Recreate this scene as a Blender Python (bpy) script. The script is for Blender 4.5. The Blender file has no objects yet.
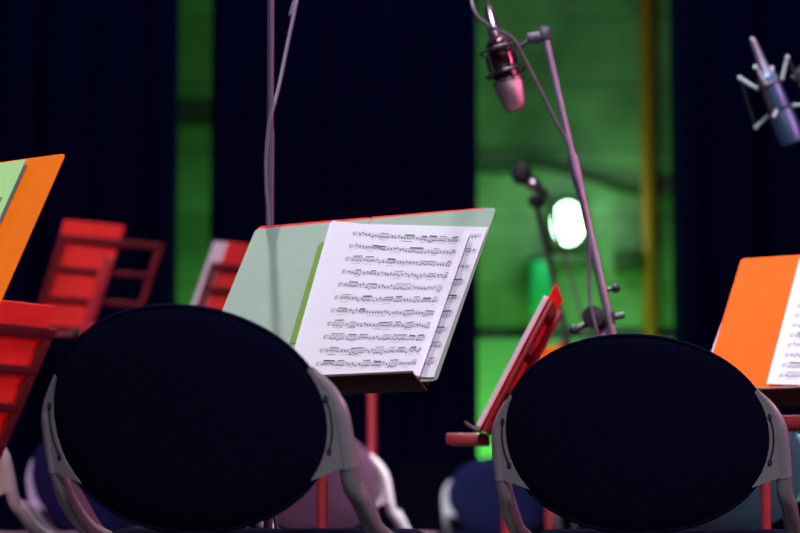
import bpy, bmesh, math, random
from mathutils import Vector, Matrix
R = math.radians
S = bpy.context.scene
COL = S.collection
F_PX = 2375.0
PITCH = math.atan((535 - 266.5) / F_PX)
CAM_Z = 0.46


def at(px, py, d):
    """world point at depth y = d that lies along the sight line of a photo pixel"""
    X = (px - 400) / F_PX
    Y = (266.5 - py) / F_PX
    t = d / (math.cos(PITCH) - Y * math.sin(PITCH))
    return Vector((t * X, d, CAM_Z + t * (math.sin(PITCH) + Y * math.cos(PITCH))))


# ------------------------------------------------------------------ materials
def mat(name, col, rough=0.5, metal=0.0, var=0.08, scale=30.0, bump=0.0, spec=0.5, sheen=0.0, trans=0.0):
    m = bpy.data.materials.new(name)
    m.use_nodes = True
    nt = m.node_tree
    b = nt.nodes['Principled BSDF']
    tc = nt.nodes.new('ShaderNodeTexCoord')
    n = nt.nodes.new('ShaderNodeTexNoise')
    n.inputs['Scale'].default_value = scale
    n.inputs['Detail'].default_value = 4
    nt.links.new(tc.outputs['Object'], n.inputs['Vector'])
    r = nt.nodes.new('ShaderNodeValToRGB')
    r.color_ramp.elements[0].position = 0.3
    r.color_ramp.elements[1].position = 0.7
    r.color_ramp.elements[0].color = [c * (1 - var) for c in col] + [1]
    r.color_ramp.elements[1].color = [min(1, c * (1 + var)) for c in col] + [1]
    nt.links.new(n.outputs['Fac'], r.inputs['Fac'])
    nt.links.new(r.outputs['Color'], b.inputs['Base Color'])
    b.inputs['Roughness'].default_value = rough
    b.inputs['Metallic'].default_value = metal
    b.inputs['Specular IOR Level'].default_value = spec
    if sheen:
        b.inputs['Sheen Weight'].default_value = sheen
    if bump:
        bp = nt.nodes.new('ShaderNodeBump')
        bp.inputs['Strength'].default_value = bump
        bp.inputs['Distance'].default_value = 0.002
        nt.links.new(n.outputs['Fac'], bp.inputs['Height'])
        nt.links.new(bp.outputs['Normal'], b.inputs['Normal'])
    if trans:
        # thin paper and card let some light through
        out = nt.nodes['Material Output']
        tl = nt.nodes.new('ShaderNodeBsdfTranslucent')
        nt.links.new(r.outputs['Color'], tl.inputs['Color'])
        mx = nt.nodes.new('ShaderNodeMixShader')
        mx.inputs['Fac'].default_value = trans
        nt.links.new(b.outputs['BSDF'], mx.inputs[1])
        nt.links.new(tl.outputs['BSDF'], mx.inputs[2])
        nt.links.new(mx.outputs['Shader'], out.inputs['Surface'])
    return m


def emat(name, col, strength):
    m = bpy.data.materials.new(name)
    m.use_nodes = True
    b = m.node_tree.nodes['Principled BSDF']
    b.inputs['Base Color'].default_value = (*col, 1)
    b.inputs['Emission Color'].default_value = (*col, 1)
    b.inputs['Emission Strength'].default_value = strength
    return m


M = {}
M['fabric'] = mat('black_upholstery', (0.0030, 0.0030, 0.014), 1.0, bump=0.25, scale=260, spec=0.03, var=0.35)
M['mauve_lit'] = mat('mauve_lit_upholstery', (0.050, 0.028, 0.045), 1.0, bump=0.25, scale=260, spec=0.03, var=0.2)  # mauve stage light on the dark fabric, put into its colour
M['plastic'] = mat('grey_plastic', (0.20, 0.19, 0.20), 0.33, bump=0.03, scale=300)
M['tube'] = mat('grey_painted_tube', (0.34, 0.33, 0.35), 0.32, metal=0.55, scale=60)
M['slot'] = mat('dark_slot', (0.006, 0.006, 0.008), 0.8)
M['rubber'] = mat('black_rubber', (0.012, 0.012, 0.013), 0.8)
M['red'] = mat('red_stand_paint', (0.30, 0.022, 0.030), 0.45, var=0.12)
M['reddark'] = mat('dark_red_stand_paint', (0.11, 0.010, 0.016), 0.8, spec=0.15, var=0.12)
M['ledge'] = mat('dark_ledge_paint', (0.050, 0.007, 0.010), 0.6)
M['redcard'] = mat('red_card', (0.90, 0.06, 0.05), 0.7, trans=0.3, spec=0.1)
M['orange'] = mat('orange_card', (0.90, 0.19, 0.002), 0.8, var=0.03, spec=0.08)
M['vermilion'] = mat('red_orange_card', (0.95, 0.12, 0.008), 0.8, var=0.03, spec=0.08)
M['mint'] = mat('mint_card', (0.34, 0.46, 0.355), 0.8, var=0.03, trans=0.1, spec=0.15)
M['greycard'] = mat('grey_card', (0.46, 0.46, 0.56), 0.65, var=0.03)
M['greydark'] = mat('dark_grey_card', (0.12, 0.12, 0.16), 0.7)
M['green'] = mat('green_card', (0.13, 0.25, 0.015), 0.7, var=0.05)
M['lime'] = mat('lime_paper', (0.42, 0.78, 0.25), 0.7, var=0.03)
M['limeink'] = mat('green_ink', (0.06, 0.36, 0.05), 0.7)
M['paper'] = mat('white_paper', (0.78, 0.76, 0.82), 0.75, var=0.02, scale=12, trans=0.15)
M['ink'] = mat('music_ink', (0.045, 0.04, 0.08), 0.8)
M['stave'] = mat('stave_ink', (0.30, 0.28, 0.36), 0.8)
M['tape'] = mat('clear_tape', (0.80, 0.75, 0.84), 0.5)
M['blackmetal'] = mat('black_metal', (0.022, 0.02, 0.026), 0.45, metal=0.2)
M['standmetal'] = mat('brushed_stand_metal', (0.26, 0.23, 0.30), 0.42, metal=0.6)
M['brass'] = mat('pinkish_nickel', (0.62, 0.46, 0.50), 0.2, metal=0.95)
M['mesh'] = mat('mic_mesh', (0.55, 0.36, 0.42), 0.28, metal=0.85, bump=0.5, scale=700)
M['darkmesh'] = mat('dark_mic_mesh', (0.05, 0.045, 0.05), 0.5, metal=0.5, bump=0.6, scale=500)
M['maroon'] = mat('dark_maroon_metal', (0.13, 0.05, 0.065), 0.22, metal=0.9)
M['bluemetal'] = mat('blue_grey_metal', (0.07, 0.14, 0.24), 0.4, metal=0.5)
M['elastic'] = mat('pale_elastic', (0.55, 0.66, 0.66), 0.6)
M['cable'] = mat('cable_rubber', (0.10, 0.075, 0.11), 0.5)
M['greycable'] = mat('grey_cable', (0.12, 0.10, 0.15), 0.6)
M['darkpole'] = mat('dark_pole_metal', (0.075, 0.065, 0.10), 0.45, metal=0.4)
M['riser'] = mat('black_riser_cloth', (0.003, 0.003, 0.010), 1.0, spec=0.03)
M['curtain'] = mat('black_drape', (0.014, 0.014, 0.085), 1.0, bump=0.2, scale=80, spec=0.02, var=0.3)
M['floor'] = mat('black_stage_floor', (0.012, 0.010, 0.010), 0.6, scale=8, var=0.4)
M['ochre'] = mat('ochre_pipe_paint', (0.60, 0.11, 0.01), 0.6, var=0.12)
M['dado'] = mat('pale_dado_paint', (0.38, 0.40, 0.38), 0.8, scale=3, var=0.1)
M['teal'] = mat('turquoise_panel', (0.02, 0.36, 0.26), 0.6)
M['boxgrey'] = mat('dark_box_paint', (0.06, 0.05, 0.04), 0.6)
M['lamp'] = emat('lamp_lens', (0.50, 1.0, 0.62), 10.0)

# boarded concrete for the rear wall
mw = bpy.data.materials.new('board_marked_concrete')
mw.use_nodes = True
nt = mw.node_tree
b = nt.nodes['Principled BSDF']
tc = nt.nodes.new('ShaderNodeTexCoord')
mp = nt.nodes.new('ShaderNodeMapping')
mp.inputs['Scale'].default_value = (1.0, 1.0, 1.0)
mp.inputs['Rotation'].default_value = (R(90), 0, 0)
nt.links.new(tc.outputs['Object'], mp.inputs['Vector'])
bk = nt.nodes.new('ShaderNodeTexBrick')
bk.inputs['Scale'].default_value = 1.0
bk.inputs['Brick Width'].default_value = 2.6
bk.inputs['Row Height'].default_value = 0.34
bk.inputs['Mortar Size'].default_value = 0.008
bk.inputs['Mortar Smooth'].default_value = 0.6
bk.inputs['Color1'].default_value = (0.42, 0.40, 0.34, 1)
bk.inputs['Color2'].default_value = (0.34, 0.33, 0.28, 1)
bk.inputs['Mortar'].default_value = (0.20, 0.19, 0.16, 1)
nt.links.new(mp.outputs['Vector'], bk.inputs['Vector'])
nz = nt.nodes.new('ShaderNodeTexNoise')
nz.inputs['Scale'].default_value = 2.2
nz.inputs['Detail'].default_value = 8
nt.links.new(tc.outputs['Object'], nz.inputs['Vector'])
rp = nt.nodes.new('ShaderNodeValToRGB')
rp.color_ramp.elements[0].position = 0.32
rp.color_ramp.elements[1].position = 0.68
rp.color_ramp.elements[0].color = (0.38, 0.38, 0.36, 1)
rp.color_ramp.elements[1].color = (1.0, 1.0, 1.0, 1)
nt.links.new(nz.outputs['Fac'], rp.inputs['Fac'])
mx = nt.nodes.new('ShaderNodeMix')
mx.data_type = 'RGBA'
mx.blend_type = 'MULTIPLY'
mx.inputs['Factor'].default_value = 1.0
nt.links.new(bk.outputs['Color'], mx.inputs['A'])
nt.links.new(rp.outputs['Color'], mx.inputs['B'])
nt.links.new(mx.outputs['Result'], b.inputs['Base Color'])
b.inputs['Roughness'].default_value = 0.9
M['wall'] = mw


# ------------------------------------------------------------------ mesh helpers
class MB:
    def __init__(self):
        self.bm = bmesh.new()

    def _f(self, vs, mi=0, smooth=True):
        try:
            f = self.bm.faces.new(vs)
            f.material_index = mi
            f.smooth = smooth
            return f
        except ValueError:
            return None

    def box(self, c, s, rot=None, bev=0.0, mi=0):
        mtx = Matrix.Translation(Vector(c))
        if rot is not None:
            mtx = mtx @ rot.to_4x4()
        mtx = mtx @ Matrix.Diagonal((s[0], s[1], s[2], 1))
        r = bmesh.ops.create_cube(self.bm, size=1.0, matrix=mtx)
        vs = r['verts']
        fs = {f for v in vs for f in v.link_faces}
        for f in fs:
            f.material_index = mi
        if bev:
            es = list({e for v in vs for e in v.link_edges})
            bmesh.ops.bevel(self.bm, geom=es, offset=bev, segments=2, affect='EDGES', profile=0.5)
        return self

    def tube(self, pts, rad, n=12, mi=0, cap=True, flat=1.0):
        pts = [Vector(p) for p in pts]
        if not isinstance(rad, (list, tuple)):
            rad = [rad] * len(pts)
        T = []
        for i in range(len(pts)):
            a = pts[max(0, i - 1)]
            c = pts[min(len(pts) - 1, i + 1)]
            T.append((c - a).normalized())
        up = Vector((0, 0, 1)) if abs(T[0].z) < 0.9 else Vector((1, 0, 0))
        nx = T[0].cross(up).normalized()
        rings = []
        for i, p in enumerate(pts):
            nx = (nx - T[i] * nx.dot(T[i])).normalized()
            ny = T[i].cross(nx)
            ring = []
            for k in range(n):
                a = 2 * math.pi * k / n
                ring.append(self.bm.verts.new(p + nx * (rad[i] * math.cos(a)) + ny * (rad[i] * flat * math.sin(a))))
            rings.append(ring)
        for i in range(len(rings) - 1):
            for k in range(n):
                self._f([rings[i][k], rings[i][(k + 1) % n], rings[i + 1][(k + 1) % n], rings[i + 1][k]], mi)
        if cap:
            self._f(list(reversed(rings[0])), mi)
            self._f(rings[-1], mi)
        return self

    def lathe(self, prof, p0, axis, n=20, mi=0):
        """prof: list of (radius, height along axis)"""
        axis = Vector(axis).normalized()
        up = Vector((0, 0, 1)) if abs(axis.z) < 0.9 else Vector((1, 0, 0))
        nx = axis.cross(up).normalized()
        ny = axis.cross(nx)
        rings = []
        for r, h in prof:
            c = Vector(p0) + axis * h
            rings.append([self.bm.verts.new(c + nx * (r * math.cos(2 * math.pi * k / n)) + ny * (r * math.sin(2 * math.pi * k / n))) for k in range(n)])
        for i in range(len(rings) - 1):
            for k in range(n):
                self._f([rings[i][k], rings[i][(k + 1) % n], rings[i + 1][(k + 1) % n], rings[i + 1][k]], mi)
        self._f(list(reversed(rings[0])), mi)
        self._f(rings[-1], mi)
        return self

    def ball(self, c, r, sc=(1, 1, 1), mi=0):
        m = Matrix.Translation(Vector(c)) @ Matrix.Diagonal((sc[0], sc[1], sc[2], 1))
        q = bmesh.ops.create_uvsphere(self.bm, u_segments=18, v_segments=12, radius=r, matrix=m)
        for v in q['verts']:
            for f in v.link_faces:
                f.smooth = True
                f.material_index = mi
        return self

    def slab(self, fn, na, nb, th, mi=0):
        """closed slab on a parametric surface fn(a, b, w)"""
        g = []
        for w in (th, 0.0):
            g.append([[self.bm.verts.new(fn(i / na, j / nb, w)) for j in range(nb + 1)] for i in range(na + 1)])
        A, B = g
        for i in range(na):
            for j in range(nb):
                self._f([A[i][j], A[i + 1][j], A[i + 1][j + 1], A[i][j + 1]], mi)
                self._f([B[i][j], B[i][j + 1], B[i + 1][j + 1], B[i + 1][j]], mi)
        for i in range(na):
            self._f([A[i][0], B[i][0], B[i + 1][0], A[i + 1][0]], mi)
            self._f([A[i][nb], A[i + 1][nb], B[i + 1][nb], B[i][nb]], mi)
        for j in range(nb):
            self._f([A[0][j], A[0][j + 1], B[0][j + 1], B[0][j]], mi)
            self._f([A[na][j], B[na][j], B[na][j + 1], A[na][j + 1]], mi)
        return self

    def prism(self, outline, fn, th, mi=0):
        """outline: 2-D points; fn(x, z, w) -> 3-D; closed plate"""
        A = [self.bm.verts.new(fn(x, z, th)) for x, z in outline]
        B = [self.bm.verts.new(fn(x, z, 0.0)) for x, z in outline]
        self._f(A, mi, False)
        self._f(list(reversed(B)), mi, False)
        n = len(A)
        for i in range(n):
            self._f([A[i], B[i], B[(i + 1) % n], A[(i + 1) % n]], mi, False)
        return self

    def build(self, name, mats, parent=None, angle=35):
        bmesh.ops.recalc_face_normals(self.bm, faces=self.bm.faces)
        me = bpy.data.meshes.new(name)
        self.bm.to_mesh(me)
        self.bm.free()
        for m in (mats if isinstance(mats, (list, tuple)) else [mats]):
            me.materials.append(m)
        for p in me.polygons:
            p.use_smooth = True
        me.set_sharp_from_angle(angle=R(angle))
        o = bpy.data.objects.new(name, me)
        COL.objects.link(o)
        if parent is not None:
            o.parent = parent
        return o


def thing(name, label, cat, loc=(0, 0, 0), rot=(0, 0, 0), group=None):
    o = bpy.data.objects.new(name, None)
    o.empty_display_size = 0.1
    COL.objects.link(o)
    o.location = loc
    o.rotation_euler = rot
    o['label'] = label
    o['category'] = cat
    if group:
        o['group'] = group
    return o


def tag(o, label, cat, group=None):
    o['label'] = label
    o['category'] = cat
    if group:
        o['group'] = group
    return o


def struct(o):
    o['kind'] = 'structure'
    return o


def smooth_path(pts, n=8):
    """Catmull-Rom through the points"""
    P = [Vector(p) for p in pts]
    P = [P[0] * 2 - P[1]] + P + [P[-1] * 2 - P[-2]]
    out = []
    for i in range(1, len(P) - 2):
        for k in range(n):
            t = k / n
            a, b_, c, d = P[i - 1], P[i], P[i + 1], P[i + 2]
            out.append(0.5 * ((2 * b_) + (c - a) * t + (2 * a - 5 * b_ + 4 * c - d) * t * t + (3 * b_ - a - 3 * c + d) * t ** 3))
    out.append(P[-2])
    return out


# ------------------------------------------------------------------ chair
CH_R = 0.85          # plan radius of the curved backrest
CH_Z = 0.606
REC = R(18)
PA, PB = 0.201, 0.150


def shell(u, v, w):
    """u along the arc, v up, w outwards (towards the back)"""
    a = u / CH_R
    x = (CH_R + w) * math.sin(a)
    y = CH_R - (CH_R + w) * math.cos(a)
    return Vector((x, y - v * math.sin(REC), CH_Z + v * math.cos(REC)))


def sup(th, ex=2.06):
    c, s = math.cos(th), math.sin(th)
    return (PA * math.copysign(abs(c) ** (2 / ex), c), PB * math.copysign(abs(s) ** (2 / ex), s))


def make_chair(label, loc, yaw):
    t = thing('conference_chair', label, 'chair', loc, (0, 0, -yaw), 'conference chairs on the stage')
    # backrest pad
    m = MB()
    n, rings = 64, [0.0, 0.3, 0.55, 0.75, 0.88, 0.96, 1.0]
    prev = {}
    for side in (1, -1):
        last = None
        for r in rings[1:]:
            if r == 1.0 and side == -1:
                cur = prev[1]
            else:
                w = 0.006 + side * 0.014 * (1 - r ** 4) ** 0.7
                cur = []
                for k in range(n):
                    u, v = sup(2 * math.pi * k / n)
                    cur.append(m.bm.verts.new(shell(u * r, v * r, w)))
            if last is None:
                c = m.bm.verts.new(shell(0, 0, 0.006 + side * 0.014))
                for k in range(n):
                    m._f([c, cur[k], cur[(k + 1) % n]])
            else:
                for k in range(n):
                    m._f([last[k], cur[k], cur[(k + 1) % n], last[(k + 1) % n]])
            last = cur
        prev[side] = last
    m.build('backrest_pad', M['fabric'], t, angle=80)
    # edge piping of the pad
    m = MB()
    pts = [shell(*[q * 1.0 for q in sup(2 * math.pi * k / 96)], 0.006) for k in range(97)]
    m.tube(pts, 0.003, n=6, cap=False)
    m.build('piping', M['fabric'], t)
    for s in (1, -1):
        # grey side plate: crescent web with a rolled outer rim
        inner = []
        for k in range(15):
            th = R(24 - 57 * k / 14)
            u, v = sup(th)
            inner.append((u * 0.985, v * 0.985))
        oc = smooth_path([(PA * 0.915, 0.066, 0), (PA + 0.003, 0.038, 0), (PA + 0.0125, 0.006, 0), (PA + 0.0145, -0.030, 0), (PA + 0.0145, -0.064, 0)], 5)
        outer = [(p.x, p.y) for p in oc]
        m = MB()
        outl = outer + [(p[0], p[1]) for p in reversed(inner)]
        # strip between inner and outer
        N = 20

        def samp(L, f):
            f = f * (len(L) - 1)
            i = min(int(f), len(L) - 2)
            g = f - i
            return (L[i][0] * (1 - g) + L[i + 1][0] * g, L[i][1] * (1 - g) + L[i + 1][1] * g)

        def web(a, b_, w):
            p = samp(inner, a)
            q = samp(outer, a)
            return shell(s * (p[0] * (1 - b_) + q[0] * b_), p[1] * (1 - b_) + q[1] * b_, w + 0.004)
        m.slab(web, N, 6, 0.006)
        rim = [shell(s * u, v, -0.001) for u, v in outer]
        L = len(rim)
        m.tube(rim, [0.003 + 0.0093 * min(1, i / (L * 0.45)) for i in range(L)], n=12)
        pl = m.build('side_plate', M['plastic'], t)
        # long slot with two screw recesses
        m = MB()
        sl = smooth_path([(PA - 0.002, 0.030, 0), (PA + 0.0025, 0.005, 0), (PA + 0.001, -0.022, 0), (PA - 0.007, -0.048, 0)], 5)
        m.tube([shell(s * p.x, p.y, 0.0098) for p in sl], 0.0016, n=6)
        for q in (sl[1], sl[-2]):
            m.lathe([(0.0001, 0.0), (0.0035, 0.0002), (0.0035, 0.0014), (0.0001, 0.0016)], shell(s * q.x, q.y, 0.0098), shell(s * q.x, q.y, 0.02) - shell(s * q.x, q.y, 0.0), n=12)
        m.build('slot', M['slot'], pl)
        # bent tube from the plate under the seat and down as front leg
        st = rim[-1]
        pts = [st + Vector((0, -0.001, 0.004)), st + Vector((-s * 0.001, 0.014, -0.024)), Vector((s * 0.2145, st.y + 0.036, 0.502)),
               Vector((s * 0.213, st.y + 0.076, 0.472)), Vector((s * 0.210, st.y + 0.130, 0.454)), Vector((s * 0.204, 0.26, 0.436)),
               Vector((s * 0.204, 0.38, 0.430)), Vector((s * 0.206, 0.430, 0.418)), Vector((s * 0.210, 0.450, 0.38)), Vector((s * 0.222, 0.465, 0.012))]
        m = MB()
        m.tube(smooth_path(pts, 6), 0.0122, n=14)
        fr = m.build('side_tube', M['tube'], t)
        m = MB()
        m.lathe([(0.0135, 0), (0.0135, 0.022), (0.011, 0.026)], (s * 0.222, 0.465, 0.0), (0, 0, 1), n=14)
        m.build('foot_cap', M['rubber'], fr)
        # rear leg
        m = MB()
        m.tube(smooth_path([(s * 0.204, 0.285, 0.430), (s * 0.206, 0.22, 0.41), (s * 0.212, 0.17, 0.33), (s * 0.235, 0.02, 0.012)], 6), 0.0108, n=14)
        rl = m.build('rear_leg', M['tube'], t)
        m = MB()
        m.lathe([(0.0135, 0), (0.0135, 0.022), (0.011, 0.026)], (s * 0.235, 0.02, 0.0), (0, 0, 1), n=14)
        m.build('foot_cap', M['rubber'], rl)
        # flat fin along the front of the upright
        tp = smooth_path(pts, 6)[2:25]
        m = MB()

        def fin(a, b_, w):
            f = a * (len(tp) - 1)
            i = min(int(f), len(tp) - 2)
            p = tp[i].lerp(tp[i + 1], f - i)
            d_ = 0.020 * math.sin(math.pi * min(1, a * 0.95 + 0.02)) ** 0.7
            return p + Vector((-s * 0.002 + (w - 0.0015), 0.006 + d_ * b_, 0.018 * b_ * math.sin(math.pi * a)))
        m.slab(fin, 22, 3, 0.003)
        m.build('upright_fin', M['plastic'], t)
        # collar where tube meets the seat
        m = MB()
        p = smooth_path(pts, 6)
        m.tube([p[25], p[27]], 0.0135, n=14)
        m.build('tube_collar', M['plastic'], t)
    # seat cushion
    m = MB()
    n = 48
    last = None
    prof = [(0.0, 0.442), (0.80, 0.440), (0.95, 0.443), (1.0, 0.452), (0.985, 0.463), (0.92, 0.469), (0.5, 0.467), (0.0, 0.466)]
    for r, z in prof:
        if r == 0:
            cur = [m.bm.verts.new((0, 0.26, z))]
        else:
            cur = []
            for k in range(n):
                th = 2 * math.pi * k / n
                c, s_ = math.cos(th), math.sin(th)
                ex = 3.4
                cur.append(m.bm.verts.new((0.196 * r * math.copysign(abs(c) ** (2 / ex), c), 0.26 + 0.195 * r * math.copysign(abs(s_) ** (2 / ex), s_), z)))
        if last is not None:
            for k in range(n):
                if len(last) == 1:
                    m._f([last[0], cur[k], cur[(k + 1) % n]])
                elif len(cur) == 1:
                    m._f([last[k], cur[0], last[(k + 1) % n]])
                else:
                    m._f([last[k], cur[k], cur[(k + 1) % n], last[(k + 1) % n]])
        last = cur
    m.build('seat_cushion', M['fabric'], t, angle=70)
    m = MB()
    m.tube([(-0.206, 0.20, 0.435), (0.206, 0.20, 0.435)], 0.009)
    m.tube([(-0.206, 0.37, 0.430), (0.206, 0.37, 0.430)], 0.009)
    m.build('seat_crossbar', M['tube'], t)
    return t


def copy_thing(root, label, loc, yaw):
    r = root.copy()
    COL.objects.link(r)
    r.location = loc
    r.rotation_euler = (0, 0, -yaw)
    r['label'] = label
    for ch in list(root.children):
        c = ch.copy()
        COL.objects.link(c)
        c.parent = r
        for g in list(ch.children):
            d = g.copy()
            COL.objects.link(d)
            d.parent = c
    return r


CY = R(24)
proto = make_chair('black oval-backed chair with grey side plates, front left, before the open white sheet music', (-0.280, 3.05, 0), R(23))
chairs = [
    ('black oval-backed chair with grey side plates, front right, before the microphone boom', (0.343, 3.50, 0), R(18)),
    ('chair cut off by the left edge of the photo, below the barred red stand', (-0.972, 4.75, 0), R(30)),
    ('blurred chair whose purple-lit frame shows just left of the front left chair', (-0.842, 6.5, 0), R(24)),
    ('blurred chair peeking out under the left part of the front left chair back', (-0.80, 7.7, 0), R(20)),
    ('blurred chair with bright white side plate between the two front chairs, right of front left', (-0.235, 6.3, 0), R(30)),
    ('far blurred chair left of the red pole of the edge-on stand', (0.375, 9.0, 0), R(10)),
    ('chair with teal-lit back behind the lower right of the front right chair', (0.655, 5.0, 0), R(24)),
]
for i, (lab, loc, yw) in enumerate(chairs):
    c = copy_thing(proto, lab, loc, yw)
    if i in (1, 3, 4, 6):                       # lighter mauve pads, stage light put into the fabric colour
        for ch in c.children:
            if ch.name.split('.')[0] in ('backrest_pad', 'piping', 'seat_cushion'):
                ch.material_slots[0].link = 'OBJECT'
                ch.material_slots[0].material = M['mauve_lit']


# ------------------------------------------------------------------ music stands
def desk_rot(yaw, tilt):
    return (-tilt, 0, -yaw)


def desk_matrix(o, yaw, tilt):
    return Matrix.Translation(Vector(o)) @ Matrix.Rotation(-yaw, 4, 'Z') @ Matrix.Rotation(-tilt, 4, 'X')


def make_stand(label, o, yaw, tilt, W=0.46, H=0.32, dx=0.0, spin=20, lip=0.046, clip=False, LW=None, nb=5, lm='red', fm='reddark', pr=1.0, level=False, crossbar=False):
    """o: bottom centre of the desk plane; the reader stands on the local -y side"""
    t = thing('music_stand', label, 'music stand', (o[0], o[1], 0), (0, 0, -yaw), 'red music stands')
    z = o[2]
    D = Vector((0, math.sin(tilt), math.cos(tilt)))
    N = Vector((0, -math.cos(tilt), math.sin(tilt)))
    Q = Matrix.Rotation(-tilt, 3, 'X')

    def pt(x, v, w):
        return Vector((x + dx, 0, z)) + D * v + N * w
    bar = 0.022
    # desk: frame with cross bars (pressed sheet)
    m = MB()
    for x in (-W / 2 + bar / 2, W / 2 - bar / 2):
        m.box(pt(x, H / 2, -0.006), (bar, 0.006, H), Q, 0.0015)
    for k in range(nb):
        m.box(pt(0, bar / 2 + (H - bar) * k / (nb - 1), -0.0065), (W - 0.004, 0.006, bar * (0.8 if 0 < k < nb - 1 else 1)), Q, 0.0015)
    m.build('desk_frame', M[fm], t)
    # ledge
    m = MB()
    LW = LW or W
    if level:
        m.box((dx, -lip / 2 + 0.004, z - 0.012), (LW, lip, 0.020), None, 0.004)
    else:
        m.box(pt(0, -0.007, lip / 2 - 0.009), (LW, lip, 0.004), Q, 0.001)
        m.box(pt(0, -0.0065, lip - 0.010), (LW, 0.003, 0.005), Q, 0.001)
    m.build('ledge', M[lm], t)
    if crossbar:
        m = MB()
        m.tube([(dx - W * 0.45, -0.012, z - 0.042), (dx + W * 0.45, -0.012, z - 0.042)], 0.014, n=14)
        for x_ in (-0.3, 0.3):
            m.box((dx + W * x_, -0.006, z - 0.024), (0.02, 0.012, 0.045), None, 0.002)
        m.build('cross_bar', M['red'], t)
    # bracket at the back
    m = MB()
    m.box(pt(-dx, 0.13, -0.016), (0.035, 0.012, 0.25), Q, 0.002)
    m.box(pt(-dx, 0.015, -0.026), (0.030, 0.022, 0.05), Q, 0.003)
    br = m.build('bracket', M['red'], t)
    m = MB()
    m.tube([pt(-dx - 0.035, 0.015, -0.028), pt(-dx + 0.045, 0.015, -0.028)], 0.006, n=10)
    m.ball(pt(-dx + 0.050, 0.015, -0.028), 0.012)
    m.build('tilt_knob', M['rubber'], br)
    # pole
    py = pt(0, 0.015, -0.030).y
    zt = pt(0, 0.015, -0.030).z
    m = MB()
    m.tube([(0, py, 0.40), (0, py, zt)], 0.0088 * pr, n=14)
    m.build('inner_pole', M['red'], t)
    m = MB()
    zc = 0.45 if zt < 0.75 else 0.62
    m.tube([(0, py, 0.10), (0, py, zc)], 0.0115 * pr, n=14)
    pl = m.build('outer_pole', M['red'], t)
    m = MB()
    m.tube([(0, py, zc - 0.03), (0, py, zc + 0.012)], 0.0145 * pr, n=14)
    m.tube([(0.012, py, zc - 0.01), (0.032, py, zc - 0.01)], 0.004, n=8)
    m.ball((0.034, py, zc - 0.01), 0.009)
    m.build('clamp_collar', M['red'], pl)
    m = MB()
    m.tube([(0, py, 0.32), (0, py, 0.38)], 0.017 * max(1, pr * 0.9), n=14)
    m.build('leg_hub', M['red'], t)
    for k in range(3):
        a = R(spin + 120 * k)
        ex, ey = math.cos(a), math.sin(a)
        m = MB()
        m.tube([(ex * 0.014, py + ey * 0.014, 0.35), (ex * 0.29, py + ey * 0.29, 0.012)], 0.008, n=8)
        m.tube([(ex * 0.012, py + ey * 0.012, 0.14), (ex * 0.175, py + ey * 0.175, 0.15)], 0.005, n=8)
        lg = m.build('leg', M['red'], t)
        m = MB()
        m.ball((ex * 0.29, py + ey * 0.29, 0.012), 0.012)
        m.build('rubber_foot', M['rubber'], lg)
    if clip:
        m = MB()
        m.tube([Vector((0.03, -0.004, z + 0.001)), Vector((0.03, -0.018, z + 0.006)), Vector((0.03, -0.036, z + 0.018))], 0.0032, n=8)
        m.build('page_clip', M['blackmetal'], t)
    return t


def rounded(x0, z0, x1, z1, r=0.007, n=5):
    out = []
    for cx, cz, a0 in ((x1 - r, z1 - r, 0), (x0 + r, z1 - r, 90), (x0 + r, z0 + r, 180), (x1 - r, z0 + r, 270)):
        for k in range(n + 1):
            a = R(a0 + 90 * k / n)
            out.append((cx + r * math.cos(a), cz + r * math.sin(a)))
    return out


def flat(w0):
    return lambda x, z, w: Vector((x, -(w0 + w), z))


def folder(name, label, cat, o, yaw, tilt, W, H, material, w0=0.0, x0=None, z0=0.0, roll=0.0, group=None):
    """opened card folder lying on the desk: two covers and a creased spine"""
    t = thing(name, label, cat, o, desk_rot(yaw, tilt), group)
    xa = -W / 2 if x0 is None else x0
    xm = xa + W / 2
    c, s = math.cos(roll), math.sin(roll)

    def fn(x, z, w):
        X, Z = x - xm, z
        return Vector((xm + X * c - Z * s, -(w0 + w), z0 + X * s + Z * c))
    m = MB()
    ou = rounded(xa, 0, xm + 0.05, H)
    ou = [(min(x, xm - 0.003), z) for x, z in ou]
    m.prism(ou, fn, 0.0016)
    m.build('front_cover', material, t)
    m = MB()
    ou = [(max(x, xm + 0.003), z) for x, z in rounded(xm - 0.05, 0, xa + W, H)]
    m.prism(ou, fn, 0.0016)
    m.build('back_cover', material, t)
    m = MB()
    m.prism([(xm - 0.003, 0.001), (xm + 0.003, 0.001), (xm + 0.003, H - 0.001), (xm - 0.003, H - 0.001)], fn, 0.0010)
    m.build('spine', material, t)
    return t


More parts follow.
